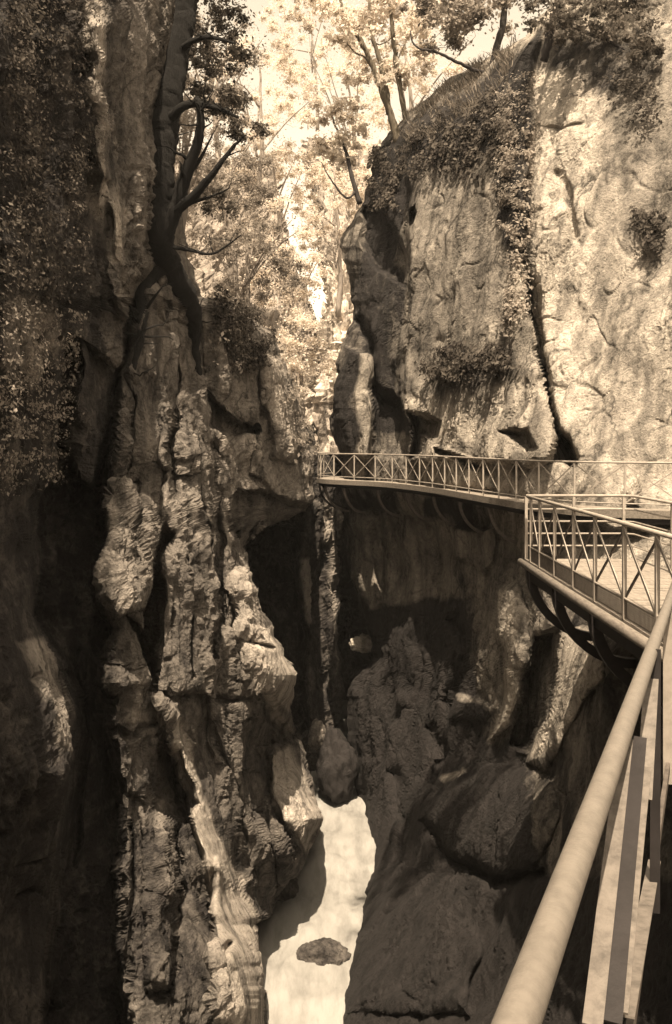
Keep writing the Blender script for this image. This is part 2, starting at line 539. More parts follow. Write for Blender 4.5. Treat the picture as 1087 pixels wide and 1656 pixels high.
feats_r = [
    ('poly', [(655, 215), (770, 150), (865, 70), (856, 250), (845, 400), (868, 520), (884, 640), (900, 750), (660, 745), (652, 600), (662, 440)], 14, -1.0),
    ('line', [(838, 395), (852, 450), (870, 530), (883, 620), (897, 690), (925, 748)], 7, 2.6),
    ('poly', [(868, 560), (880, 600), (893, 680), (925, 750), (885, 752), (893, 720)], 8, 2.5),
    ('poly', [(586, 345), (610, 330), (640, 380), (662, 430), (655, 470), (630, 450), (600, 420), (585, 390)], 12, 1.7),
    ('line', [(585, 520), (600, 570), (610, 640), (640, 660)], 8, 1.2),
    ('poly', [(560, 560), (600, 575), (605, 690), (600, 740), (545, 735), (540, 640)], 12, -1.2),
    ('poly', [(605, 620), (650, 650), (660, 690), (655, 735), (612, 735)], 14, 1.0),
    ('poly', [(664, 668), (700, 672), (716, 676), (708, 700), (686, 704), (682, 735), (664, 740)], 7, 2.2),
    ('poly', [(812, 698), (850, 699), (866, 732), (850, 742), (832, 716)], 14, 1.3),
    ('poly', [(706, 722), (770, 752), (768, 760), (735, 748), (708, 732)], 5, .9),
    ('dome', [(660, 345), (672, 330), (682, 345), (676, 366), (664, 366)], 6, 1.4),
    ('line', [(900, 275), (906, 290), (914, 310), (926, 335), (932, 380)], 5, .3),
    
    ('line', [(865, 200), (905, 205), (930, 200)], 3, .2),
    ('dome', [(690, 705), (760, 740), (800, 790), (690, 800)], 10, -.5),
    # under the walkway
    ('poly', [(555, 800), (735, 830), (745, 960), (752, 1060), (735, 1100), (700, 1150), (620, 1150), (575, 1100), (590, 1050), (570, 930)], 90, .9),
    ('line', [(610, 830), (620, 950), (612, 1060)], 9, .7),
    ('line', [(660, 860), (668, 1000), (650, 1130)], 14, -.6),
    ('line', [(700, 850), (712, 960), (705, 1060)], 8, .6),
    ('dome', [(638, 792), (692, 795), (690, 838), (650, 836)], 6, -.6),
    ('poly', [(728, 855), (795, 855), (802, 905), (775, 925), (735, 905)], 8, -.6),
    ('line', [(735, 1000), (752, 1060), (738, 1115), (728, 1140)], 10, 1.1),
    ('dome', [(730, 1115), (775, 1120), (800, 1150), (780, 1175), (735, 1165)], 10, -.8),
    ('dome', [(805, 950), (838, 940), (858, 1000), (852, 1090), (830, 1170), (795, 1195), (812, 1110), (800, 1020)], 20, -1.3),
    ('poly', [(868, 1030), (905, 1020), (905, 1090), (880, 1165), (850, 1215), (828, 1205), (850, 1120)], 10, 1.8),
    ('dome', [(908, 1020), (985, 1015), (978, 1090), (950, 1130), (915, 1200), (890, 1250), (845, 1235), (880, 1170), (905, 1090)], 14, -.9),
    ('dome', [(688, 1310), (712, 1262), (765, 1238), (840, 1240), (900, 1262), (905, 1330), (870, 1400), (800, 1415), (735, 1385)], 14, -1.3),
    ('line', [(690, 1330), (735, 1395), (800, 1425), (880, 1415)], 9, 1.0),
    ('dome', [(575, 1440), (640, 1395), (740, 1420), (780, 1500), (760, 1640), (560, 1640)], 14, -1.2),
    ('line', [(640, 1250), (655, 1330), (640, 1390)], 10, .8),
    ('line', [(700, 1180), (720, 1220), (700, 1265)], 12, 1.0),
    ('dome', [(1010, 790), (1035, 775), (1045, 800), (1040, 818), (1005, 818)], 5, -.8),
]
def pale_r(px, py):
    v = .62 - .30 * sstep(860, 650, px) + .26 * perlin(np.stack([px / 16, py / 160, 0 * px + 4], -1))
    v = v - .75 * sstep(775, 850, py) * sstep(0, 60, 800 - px + (py - 850) * .17)  # wet rock and shade below the walkway, both put into the tone
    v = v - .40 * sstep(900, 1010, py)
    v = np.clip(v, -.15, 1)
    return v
pale_feats_r = [  # rock tone per patch; some sunlit and shaded parts are painted in
    ([(590, 250), (650, 215), (770, 140), (870, 60), (860, 130), (800, 250), (700, 260), (660, 300), (640, 430), (655, 470), (600, 420), (585, 345)], 12, -.15),  # planted slope and pillar flank, the flank's shade put into the tone
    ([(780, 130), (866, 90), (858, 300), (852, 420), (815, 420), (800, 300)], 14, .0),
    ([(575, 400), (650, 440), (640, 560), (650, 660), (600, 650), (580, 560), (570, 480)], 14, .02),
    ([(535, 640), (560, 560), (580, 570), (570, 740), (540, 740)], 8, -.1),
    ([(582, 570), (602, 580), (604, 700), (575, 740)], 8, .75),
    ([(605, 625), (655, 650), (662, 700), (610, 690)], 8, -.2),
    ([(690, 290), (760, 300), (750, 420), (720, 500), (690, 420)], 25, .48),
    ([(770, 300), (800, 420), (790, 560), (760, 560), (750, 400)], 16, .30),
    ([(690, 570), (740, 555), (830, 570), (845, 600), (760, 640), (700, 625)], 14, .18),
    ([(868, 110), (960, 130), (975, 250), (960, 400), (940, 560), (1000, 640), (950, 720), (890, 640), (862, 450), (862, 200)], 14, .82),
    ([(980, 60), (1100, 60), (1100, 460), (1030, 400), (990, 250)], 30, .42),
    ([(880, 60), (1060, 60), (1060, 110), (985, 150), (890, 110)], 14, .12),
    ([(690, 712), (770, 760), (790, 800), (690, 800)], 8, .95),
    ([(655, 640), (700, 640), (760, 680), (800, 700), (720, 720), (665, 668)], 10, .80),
    ([(600, 985), (700, 970), (748, 1040), (740, 1250), (560, 1250), (552, 1100)], 14, -.5),  # darkened to hold down the patch that the sun strikes
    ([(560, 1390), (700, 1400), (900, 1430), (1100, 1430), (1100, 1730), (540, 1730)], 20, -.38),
    ([(560, 830), (735, 835), (745, 970), (600, 985), (565, 930)], 12, .40),  # paled to lift the shadow under the walkway
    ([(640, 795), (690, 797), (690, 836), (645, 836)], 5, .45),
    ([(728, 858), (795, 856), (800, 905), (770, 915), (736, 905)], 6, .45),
    ([(800, 830), (860, 835), (865, 960), (815, 960)], 12, .70),  # lit wall below the deck, painted pale
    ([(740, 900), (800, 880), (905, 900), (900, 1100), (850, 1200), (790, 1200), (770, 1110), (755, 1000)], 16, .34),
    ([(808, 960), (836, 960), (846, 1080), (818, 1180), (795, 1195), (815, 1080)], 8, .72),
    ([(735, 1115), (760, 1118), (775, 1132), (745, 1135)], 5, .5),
    ([(910, 1025), (980, 1020), (974, 1090), (945, 1130), (905, 1215), (850, 1230), (885, 1165), (908, 1090)], 7, .80),  # sunlit strip beside the platform shadow, painted pale
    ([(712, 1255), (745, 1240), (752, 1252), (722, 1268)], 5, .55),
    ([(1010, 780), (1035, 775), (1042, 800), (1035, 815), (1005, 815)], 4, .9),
]
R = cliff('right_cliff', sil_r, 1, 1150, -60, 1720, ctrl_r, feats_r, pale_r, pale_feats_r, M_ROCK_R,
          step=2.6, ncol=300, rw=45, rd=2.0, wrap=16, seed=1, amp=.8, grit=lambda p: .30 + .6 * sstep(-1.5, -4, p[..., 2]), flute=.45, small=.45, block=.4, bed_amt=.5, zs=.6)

# ---- left cliff
sil_l = [(-60, 300), (40, 292), (200, 262), (330, 292), (420, 304), (480, 325), (505, 395), (540, 435), (580, 458), (640, 480), (700, 500),
         (745, 508), (800, 505), (822, 500), (840, 460), (860, 415), (885, 395), (920, 400), (950, 413), (985, 420), (1010, 440), (1045, 452), (1070, 470),
         (1100, 480), (1125, 474), (1150, 470), (1190, 478), (1210, 492), (1240, 498), (1280, 507), (1322, 522), (1345, 512), (1380, 492),
         (1405, 484), (1440, 455), (1480, 440), (1495, 415), (1540, 420), (1610, 428), (1720, 434)]
ctrl_l = [(300, 40, 23), (200, 40, 19), (100, 40, 16), (0, 40, 13.5), (-120, 40, 11), (300, -60, 23), (-120, -60, 11),
          (300, 400, 23.5), (200, 400, 19.5), (100, 400, 16), (0, 400, 13.2), (-120, 400, 11),
          (440, 560, 29), (360, 560, 26), (280, 560, 22.5), (200, 560, 19.5), (100, 560, 16), (0, 560, 13), (-120, 560, 11),
          (500, 720, 32), (430, 720, 28.6), (340, 720, 24), (250, 720, 21), (180, 720, 18.5), (80, 720, 16), (0, 720, 13), (-120, 720, 11),
          (505, 800, 32), (440, 830, 28.6), (340, 850, 23.5), (250, 850, 20.5), (205, 785, 20.6), (205, 975, 17.9), (80, 850, 16.5), (0, 850, 13.5), (-120, 850, 11),
          (420, 1000, 25), (340, 1000, 22.8), (250, 1000, 20.2), (165, 1000, 17.4), (80, 1000, 16.2), (0, 1000, 12.5), (-120, 1000, 10.5),
          (480, 1100, 26), (420, 1100, 24.5), (340, 1100, 22.3), (250, 1100, 19.8), (180, 1100, 17.5), (80, 1100, 14.4), (0, 1100, 12), (-120, 1100, 10),
          (440, 1235, 28), (480, 1205, 30.5), (500, 1270, 28.8), (470, 1290, 27.4), (515, 1320, 27.8), (380, 1250, 23.5), (300, 1250, 20.8), (230, 1250, 18.5), (180, 1250, 17), (80, 1250, 12.6), (0, 1250, 12), (-120, 1250, 10),
          (460, 1370, 25.6), (490, 1385, 26.6), (400, 1400, 25.0), (345, 1400, 19.9), (435, 1460, 26.5), (280, 1400, 18.5), (200, 1400, 16.5), (80, 1400, 14), (-120, 1400, 10),
          (425, 1540, 21.5), (380, 1540, 18.8), (320, 1540, 17.2), (240, 1540, 16.5), (100, 1540, 14), (-120, 1540, 10),
          (428, 1620, 20), (380, 1640, 17.6), (300, 1640, 16.4), (200, 1640, 15.8), (0, 1640, 12), (-120, 1640, 10), (430, 1720, 21), (250, 1720, 15), (-120, 1720, 10)]
feats_l = [
    ('line', [(240, 440), (215, 500), (196, 600), (178, 700), (165, 780), (160, 870)], 9, 2.2),
    ('poly', [(140, 560), (200, 600), (188, 700), (172, 850), (150, 850), (155, 700)], 14, 1.2),
    ('poly', [(50, 800), (100, 760), (155, 790), (166, 980), (182, 1010), (172, 1100), (178, 1200), (192, 1300), (205, 1700), (60, 1700), (95, 1400), (125, 1180), (105, 1080), (60, 1000)], 24, 2.6),
    ('line', [(268, 870), (252, 950), (242, 1050), (252, 1120)], 9, 1.9),
    ('line', [(205, 990), (230, 1040), (245, 1080)], 7, 1.2),
    ('poly', [(340, 635), (362, 668), (412, 686), (418, 702), (372, 712), (342, 690)], 7, 1.8),
    ('poly', [(372, 800), (430, 800), (500, 815), (500, 850), (420, 850), (390, 900), (372, 860)], 12, 1.6),
    ('dome', [(420, 570), (455, 580), (480, 650), (495, 720), (480, 745), (440, 740), (425, 660)], 12, -1.0),
    ('dome', [(345, 470), (400, 490), (440, 540), (440, 600), (400, 650), (350, 640), (335, 550)], 12, -.3),
    ('poly', [(172, 790), (240, 780), (248, 900), (240, 985), (205, 990), (172, 960)], 9, -.8),
    ('poly', [(265, 660), (330, 640), (345, 760), (340, 1000), (350, 1130), (262, 1110), (262, 900)], 12, -.7),
    ('line', [(345, 720), (350, 850), (358, 950), (345, 1060)], 6, .9),
    ('line', [(285, 680), (275, 740), (285, 800)], 7, .9),
    ('dome', [(378, 925), (400, 915), (420, 960), (424, 1030), (380, 1030)], 10, -.8),
    ('line', [(375, 1035), (400, 1040), (440, 1046)], 5, .7),
    ('dome', [(395, 1045), (440, 1010), (478, 1080), (482, 1120), (450, 1150), (400, 1130)], 10, -1.2),
    ('line', [(360, 1125), (420, 1128), (450, 1160), (478, 1190)], 6, .5),
    ('poly', [(250, 1205), (290, 1200), (318, 1300), (300, 1330), (255, 1310)], 10, 1.3),
    ('poly', [(255, 1110), (285, 1178), (332, 1308), (386, 1440), (422, 1530), (428, 1720), (352, 1720), (347, 1540), (345, 1480), (330, 1400), (300, 1290), (268, 1190), (243, 1120)], 10, -1.1),
    ('poly', [(350, 1390), (388, 1440), (430, 1535), (436, 1730), (346, 1730), (346, 1500)], 16, -1.2),
    ('line', [(372, 1520), (362, 1560), (350, 1580)], 5, .7),
    ('dome', [(420, 1215), (470, 1200), (500, 1290), (522, 1330), (490, 1370), (455, 1330)], 10, -.9),
    ('line', [(432, 1230), (440, 1300), (468, 1370)], 5, .8),
    ('dome', [(335, 1130), (420, 1130), (450, 1180), (420, 1250), (350, 1240)], 10, -.8),
    ('line', [(425, 1130), (460, 1200), (465, 1240)], 5, .4),
    ('dome', [(175, 1090), (240, 1080), (250, 1180), (240, 1300), (185, 1290)], 10, -.7),
    ('dome', [(170, 1010), (230, 1040), (245, 1100), (180, 1110)], 8, -.5),
    ('dome', [(230, 1310), (285, 1330), (280, 1600), (235, 1600)], 14, -.6),
    ('line', [(285, 1330), (292, 1450), (280, 1620)], 6, .8),
    ('line', [(158, 40), (160, 200), (175, 300), (190, 400), (195, 500)], 10, -1.1),
    ('line', [(215, 300), (225, 450), (245, 600)], 9, -.4),
    ('line', [(310, 330), (315, 480), (320, 600)], 8, .8),
    ('line', [(120, 560), (110, 650), (100, 760)], 14, 1.4),
    ('line', [(205, 480), (180, 380), (175, 300)], 6, .7),
    ('line', [(300, 900), (310, 1000), (300, 1100)], 4, 0.5),
    ('line', [(200, 560), (215, 650), (205, 760)], 4, 0.6),
    ('line', [(330, 700), (320, 800), (335, 900)], 4, 0.5),
    ('line', [(380, 860), (372, 960), (380, 1100)], 4, 0.6),
    ('line', [(280, 560), (290, 640), (285, 700)], 4, 0.5),
    ('line', [(230, 300), (240, 420), (262, 540)], 5, 0.6),
    ('line', [(410, 700), (400, 760), (440, 800)], 5, 0.5),
    ('line', [(440, 1180), (430, 1300), (445, 1440)], 4, 0.6),
    ('line', [(120, 1050), (140, 1200), (120, 1400)], 5, 0.6),
    ('line', [(210, 1320), (215, 1450), (205, 1600)], 4, 0.5),
    ('line', [(350, 1180), (390, 1300), (400, 1430)], 4, 0.6),
    ('line', [(225, 780), (215, 850), (225, 930)], 4, 0.4),
    ('line', [(262, 760), (300, 770), (340, 755)], 4, 0.4),
    ('line', [(185, 1180), (215, 1190), (245, 1175)], 5, 0.5),
    ('line', [(232, 1440), (260, 1450), (285, 1440)], 4, 0.5),
    ('line', [(345, 960), (372, 950)], 4, 0.5),
]
pale_feats_l = [  # lit rock faces painted in as paler patches
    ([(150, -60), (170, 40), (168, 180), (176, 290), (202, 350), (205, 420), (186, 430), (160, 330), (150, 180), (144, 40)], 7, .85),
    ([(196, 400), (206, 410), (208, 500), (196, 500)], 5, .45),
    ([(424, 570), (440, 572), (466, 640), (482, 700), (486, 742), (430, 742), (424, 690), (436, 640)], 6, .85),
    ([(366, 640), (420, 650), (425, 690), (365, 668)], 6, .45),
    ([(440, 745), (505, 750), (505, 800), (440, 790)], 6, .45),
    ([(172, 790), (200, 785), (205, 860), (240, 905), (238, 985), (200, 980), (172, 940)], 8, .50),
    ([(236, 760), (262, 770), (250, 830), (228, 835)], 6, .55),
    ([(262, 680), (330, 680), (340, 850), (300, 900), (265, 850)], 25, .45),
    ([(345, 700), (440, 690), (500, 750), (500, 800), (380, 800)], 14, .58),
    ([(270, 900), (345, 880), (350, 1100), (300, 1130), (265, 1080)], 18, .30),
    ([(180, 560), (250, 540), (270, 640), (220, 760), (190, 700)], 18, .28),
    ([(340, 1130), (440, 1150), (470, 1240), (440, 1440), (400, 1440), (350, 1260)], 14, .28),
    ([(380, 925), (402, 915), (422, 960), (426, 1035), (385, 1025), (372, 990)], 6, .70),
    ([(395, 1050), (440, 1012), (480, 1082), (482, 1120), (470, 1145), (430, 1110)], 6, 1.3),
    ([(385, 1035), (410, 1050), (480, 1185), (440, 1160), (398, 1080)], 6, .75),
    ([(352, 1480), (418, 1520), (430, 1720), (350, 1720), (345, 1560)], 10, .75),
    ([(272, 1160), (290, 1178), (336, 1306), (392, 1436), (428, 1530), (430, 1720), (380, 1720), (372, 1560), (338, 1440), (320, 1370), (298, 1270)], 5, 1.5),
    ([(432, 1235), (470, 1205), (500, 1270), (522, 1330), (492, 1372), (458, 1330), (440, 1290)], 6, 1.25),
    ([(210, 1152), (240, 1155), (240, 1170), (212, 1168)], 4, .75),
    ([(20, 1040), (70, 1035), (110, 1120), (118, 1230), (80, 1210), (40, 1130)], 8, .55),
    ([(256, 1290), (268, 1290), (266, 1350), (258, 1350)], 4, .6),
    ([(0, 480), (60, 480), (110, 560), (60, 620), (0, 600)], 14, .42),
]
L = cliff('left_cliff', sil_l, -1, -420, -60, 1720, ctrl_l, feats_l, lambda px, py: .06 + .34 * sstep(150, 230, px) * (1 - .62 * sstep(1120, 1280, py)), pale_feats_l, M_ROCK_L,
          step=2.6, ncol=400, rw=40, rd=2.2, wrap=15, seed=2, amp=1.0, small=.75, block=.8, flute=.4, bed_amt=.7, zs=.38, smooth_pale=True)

# ---- inner wall beyond the cave, back of the slot
sil_i = [(690, 505), (730, 512), (780, 535), (815, 548), (850, 556), (900, 554), (960, 548), (1020, 545), (1080, 552), (1130, 556), (1200, 540), (1330, 545)]
ctrl_i = [(540, 700, 46), (540, 900, 45), (545, 1100, 43), (545, 1300, 42), (440, 700, 41), (440, 900, 40), (440, 1100, 38), (440, 1300, 36), (340, 800, 38), (340, 1200, 34)]
feats_i = [('line', [(500, 830), (488, 900), (500, 1000)], 8, -.9), ('line', [(535, 860), (540, 960), (540, 1040), (552, 1110)], 6, -.8),
           ('line', [(518, 880), (520, 1010), (530, 1100)], 8, 1.6), ('poly', [(400, 850), (480, 850), (490, 1000), (500, 1190), (400, 1190)], 16, 3.0)]
pf_i = [([(520, 815), (548, 815), (556, 860), (545, 890), (515, 860)], 5, .6), ([(488, 900), (496, 895), (512, 1005), (500, 1010)], 4, .9),  # pale strips stand for light caught on the wall's edges
        ([(536, 880), (546, 890), (542, 1040), (554, 1110), (550, 1130), (538, 1060)], 3, .5)]
IW = cliff('inner_wall', sil_i, -1, 330, 690, 1340, ctrl_i, feats_i, .10, pf_i, M_ROCK_L, step=3, ncol=110, rw=14, rd=1.0, wrap=8, seed=4, amp=.8)
ctrl_b = [(430, 700, 52), (660, 700, 52), (430, 1000, 50), (660, 1000, 50), (430, 1340, 47), (660, 1340, 47), (540, 1000, 53)]
BW = cliff('slot_back_wall', [(735, 460), (1360, 460)], 1, 680, 735, 1360, ctrl_b,
           [('dome', [(574, 1030), (592, 1026), (606, 1042), (600, 1056), (578, 1046)], 3, -2.5)], .08,
           [([(574, 1030), (592, 1026), (606, 1042), (602, 1056), (580, 1048)], 2, 1.1)], M_ROCK_L, step=4, ncol=70, rw=2, rd=.2, wrap=2, seed=6)  # pale patch painted as the lit chip deep in the slot

# ---- far cliff and hillside beyond the slot
sil_f = [(-80, 440), (100, 470), (300, 505), (420, 520), (500, 530), (640, 520), (760, 500)]
ctrl_f = [(450, -80, 110), (640, -80, 100), (460, 300, 92), (640, 300, 80), (520, 500, 70), (640, 500, 66), (510, 760, 62), (640, 760, 60), (760, 300, 74), (760, 760, 58)]
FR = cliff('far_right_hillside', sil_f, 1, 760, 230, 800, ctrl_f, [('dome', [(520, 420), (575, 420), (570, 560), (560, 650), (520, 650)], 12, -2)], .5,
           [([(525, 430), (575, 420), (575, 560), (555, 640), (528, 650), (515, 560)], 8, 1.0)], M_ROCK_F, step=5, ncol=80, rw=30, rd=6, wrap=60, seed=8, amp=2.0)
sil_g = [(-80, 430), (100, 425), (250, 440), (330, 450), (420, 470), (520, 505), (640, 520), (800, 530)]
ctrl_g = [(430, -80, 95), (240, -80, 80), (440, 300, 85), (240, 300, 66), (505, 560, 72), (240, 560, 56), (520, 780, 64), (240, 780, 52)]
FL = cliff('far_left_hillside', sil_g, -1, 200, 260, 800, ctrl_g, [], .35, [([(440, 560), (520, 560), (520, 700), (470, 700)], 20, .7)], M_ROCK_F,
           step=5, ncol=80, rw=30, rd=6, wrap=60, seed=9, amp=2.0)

# ---- walls of the gorge beside and behind the camera, river, ground
def side_wall(name, x0, y0, y1, z0, z1, lean, seed, mat, pv):
    ny, nz = 160, 130
    yy, zz = np.meshgrid(np.linspace(y0, y1, ny), np.linspace(z0, z1, nz))
    p = np.stack([x0(yy) + lean * (zz - z0), yy, zz], -1)
    h = .9 * fbm(p * .25 + seed, 4) + .25 * ridged(p * np.array([.9, .9, .3]) + seed, 3)
    p[..., 0] += h
    idx = np.arange(ny * nz).reshape(nz, ny)
    q = np.stack([idx[:-1, :-1], idx[:-1, 1:], idx[1:, 1:], idx[1:, :-1]], -1).reshape(-1, 4)
    return link(name, fast_mesh(name, p, q, mat, True, {'pale': np.full(p.shape[:2], pv)}), kind='structure')
side_wall('left_cliff_behind', lambda y: -6.1 - .05 * np.abs(y - 11), -24, 15, -17, 11, -.03, 3.0, M_ROCK_L, .15)
side_wall('right_cliff_behind', lambda y: 3.6 + .22 * np.clip(y, -20, 12), -24, 9.0, -17, 8, .12, 5.0, M_ROCK_R, .3)

def water_z(y):
    return np.interp(y, [0, 22, 26, 30, 34, 38, 44, 55], [-14.9, -14.75, -14.6, -14.5, -14.35, -14.25, -14.1, -14.0])
yy, xx = np.meshgrid(np.linspace(8, 52, 260), np.linspace(-9, 7, 130), indexing='ij')
pw = np.stack([xx, yy, water_z(yy)], -1)
pw[..., 2] += .10 * ridged(pw * np.array([.8, .45, 0]) + 5, 3) + .16 * fbm(pw * np.array([.5, .35, 0]) + 3, 3) + .05 * fbm(pw * np.array([1.8, .9, 0]) + 8, 3)
idx = np.arange(yy.size).reshape(yy.shape)
q = np.stack([idx[:-1, :-1], idx[1:, :-1], idx[1:, 1:], idx[:-1, 1:]], -1).reshape(-1, 4)[:, ::-1]
m, t, b = new_mat('white_water')
co = N(t, 'ShaderNodeNewGeometry').outputs['Position']
n1 = noise(t, co, .9, 9, .68, (2.2, .6, 1))
c = mixc(t, ramp(t, n1, [(.30, 0), (.56, 1)]), (.15, .145, .136), (.245, .238, .224))
t.links.new(c, b.inputs['Base Color'])
b.inputs['Roughness'].default_value = .55
bp = N(t, 'ShaderNodeBump'); bp.inputs['Strength'].default_value = .5; bp.inputs['Distance'].default_value = .2
t.links.new(noise(t, co, 1.6, 5, .5, (1.5, .5, 1)), bp.inputs['Height']); t.links.new(bp.outputs[0], b.inputs['Normal'])
link('water', fast_mesh('water', pw, q, m, True), kind='structure')
gq = [[-900, -900, -17.5], [900, -900, -17.5], [900, 1500, -17.5], [-900, 1500, -17.5]]
link('ground', fast_mesh('ground', gq, [[0, 1, 2, 3]], M_GROUND, False), kind='structure')

# ---- boulders
def boulder(name, c, r, label, seed, pale, mat, squash=(1, 1, 1), group=None):
    import bmesh
    bm = bmesh.new()
    bmesh.ops.create_icosphere(bm, subdivisions=5, radius=1)
    v = np.array([x.co[:] for x in bm.verts])
    d = 1 + .30 * fbm(v * 1.0 + seed, 3) + .10 * ridged(v * 2.2 + seed, 3) + .04 * fbm(v * 7 + seed, 3)
    co_ = v * d[:, None] * r * np.array(squash)
    for x, k in zip(bm.verts, co_):
        x.co = k
    me = bpy.data.meshes.new(name)
    bm.to_mesh(me); bm.free()
    a = me.attributes.new('pale', 'FLOAT', 'POINT')
    a.data.foreach_set('value', np.full(len(me.vertices), pale, np.float32))
    me.polygons.foreach_set('use_smooth', [True] * len(me.polygons))
    me.materials.append(mat)
    o = link(name, me, None, label=label, category='boulder', group=group)
    o.location = c
    return o
boulder('boulder', V(524, 1548, 26.2), .62, 'low dark boulder standing in the white water', 3.1, .18, M_ROCK_L, (1.1, .8, .62))
boulder('boulder', V(455, 1372, 33), .72, 'grey boulder at the foot of the pale left bank', 5.7, .30, M_ROCK_L, (.8, .9, .75))
boulder('boulder', V(445, 1440, 29.8), .70, 'dark rough boulder at the left water edge below the grey one', 7.9, .22, M_ROCK_L, (.9, .9, .7))
boulder('boulder', V(546, 1242, 37), 1.0, 'black rounded boulder upstream, below the dark slot', 9.2, -.1, M_ROCK_L, (.72, .9, 1.25))
boulder('boulder', V(588, 1041, 41), .42, 'small rock painted pale as a lit patch in the black slot beneath the far walkway', 14.2, 1.6, M_ROCK_R, (1.2, .8, .8))  # added rock, coloured extra pale to show as the lit chip
boulder('boulder', V(512, 1188, 37.5), .55, 'pointed pale-tipped rock at the mouth of the dark slot', 11.4, .45, M_ROCK_L, (.6, .7, .9))

# ------------------------------------------------------------------ walkways
Z_UP = Vector((0, 0, 1))
def resample(pts, n):
    pts = [Vector(p) for p in pts]
    cr = []
    for i in range(len(pts) - 1):
        p0 = pts[max(i - 1, 0)]; p1 = pts[i]; p2 = pts[i + 1]; p3 = pts[min(i + 2, len(pts) - 1)]
        for k in range(20):
            u = k / 20
            cr.append(.5 * ((2 * p1) + (p2 - p0) * u + (2 * p0 - 5 * p1 + 4 * p2 - p3) * u * u + (3 * p1 - p0 - 3 * p2 + p3) * u ** 3))
    cr.append(pts[-1])
    cum = [0]
    for a, b_ in zip(cr[:-1], cr[1:]):
        cum.append(cum[-1] + (b_ - a).length)
    out = []
    for k in range(n):
        d = cum[-1] * k / (n - 1)
        i = int(np.searchsorted(cum, d, side='right')) - 1
        i = min(i, len(cr) - 2)
        u = (d - cum[i]) / max(cum[i + 1] - cum[i], 1e-9)
        out.append(cr[i].lerp(cr[i + 1], u))
    return out, cum[-1]

def right_of(pts, i):                          # horizontal normal towards the wall
    a, b_ = pts[max(i - 1, 0)], pts[min(i + 1, len(pts) - 1)]
    t_ = (b_ - a); t_.z = 0; t_.normalize()
    return Vector((-t_.y, t_.x, 0)), t_

# far walkway: outer edge from the right end to the far bend (z = deck level)
ZF = -1.45
far_pts = [(7.2, 19.2, ZF), (6.2, 19.6, ZF), (5.45, 20.1, ZF), (4.97, 20.9, ZF), (4.5, 22.0, ZF), (3.74, 25.9, ZF), (3.07, 29.4, ZF), (2.09, 32.5, ZF),
           (1.28, 34.0, ZF), (.385, 35.0, ZF), (-.35, 36.0, ZF), (-.72, 37.2, ZF), (-.60, 38.6, ZF), (-.1, 40.0, ZF)]
E, far_len = resample(far_pts, 140)
sgn = -1                                       # walking leftwards the wall is on the right-hand side
def wallward(i):
    n_, t_ = right_of(E, i)
    return n_ * sgn
far = thing('walkway', 'long pale-railed iron walkway curving round the rock pillar above the gorge', 'walkway', E[70])
W = 1.05
mb = MB()
mb.sweep(E, lambda i: [E[i], E[i] + wallward(i) * W, E[i] + wallward(i) * W - Z_UP * .08, E[i] - Z_UP * .08])
mb.build('deck', M_WOOD, far)
mb = MB()
mb.sweep(E, lambda i: [E[i] - wallward(i) * .05 + Z_UP * .03, E[i] - wallward(i) * .003 + Z_UP * .03, E[i] - wallward(i) * .003 - Z_UP * .14, E[i] - wallward(i) * .05 - Z_UP * .14])
mb.build('edge_beam', M_WOOD_EDGE, far)
mb = MB()
mb.sweep(E, lambda i: [E[i] + wallward(i) * .02 - Z_UP * .083, E[i] + wallward(i) * .14 - Z_UP * .083, E[i] + wallward(i) * .14 - Z_UP * .26, E[i] + wallward(i) * .02 - Z_UP * .26])
mb.build('girder', M_IRON, far)
RH = 1.03
MB().tube([p + Z_UP * RH for p in E], .023).build('handrail', M_PAINT, far, True)
MB().tube([p + Z_UP * .16 for p in E], .016, 6).build('lower_rail', M_PAINT, far, True)
npan = int(round(far_len / 1.16))
PO, _ = resample(far_pts, npan + 1)
for k in range(npan + 1):
    MB().bar(PO[k] - Z_UP * .05, PO[k] + Z_UP * (RH - .026), .04, .03, (1, 0, 0)).build('post', M_PAINT, far)
    if k < npan:
        a, b_ = PO[k], PO[k + 1]
        tt = (b_ - a).normalized()
        nn = tt.cross(Z_UP)
        MB().bar(a + Z_UP * .17 + nn * .008, b_ + Z_UP * (RH - .04) + nn * .008, .022, .012, Z_UP).build('diagonal_brace', M_PAINT, far)
        MB().bar(a + Z_UP * (RH - .04) - nn * .008, b_ + Z_UP * .17 - nn * .008, .022, .012, Z_UP).build('diagonal_brace', M_PAINT, far)
def arc_bracket(p, wl, r, parent, mat, th=.07, flip=False, depth=None):
    depth = depth or r
    pts_ = []
    for k in range(13):
        an = math.pi / 2 * k / 12
        pts_.append(p + wl * r * (1 - math.cos(an)) - Z_UP * depth * math.sin(an))
    mb_ = MB()
    t_ = wl.cross(Z_UP)
    def prof(i):
        a_, c_ = pts_[max(i - 1, 0)], pts_[min(i + 1, 12)]
        tn = (c_ - a_).normalized()
        nr = tn.cross(t_).normalized()
        return [pts_[i] + t_ * th / 2 + nr * th / 2, pts_[i] - t_ * th / 2 + nr * th / 2, pts_[i] - t_ * th / 2 - nr * th / 2, pts_[i] + t_ * th / 2 - nr * th / 2]
    mb_.sweep(pts_, prof)
    return mb_.build('curved_bracket', mat, parent)
for i in (26, 40, 55, 70, 84, 97, 108, 116, 124, 131):
    wl = wallward(i)
    arc_bracket(E[i] + wl * .06 - Z_UP * .2, wl, 1.05, far, M_IRON_MID if i not in (124, 131) else M_IRON, .08)

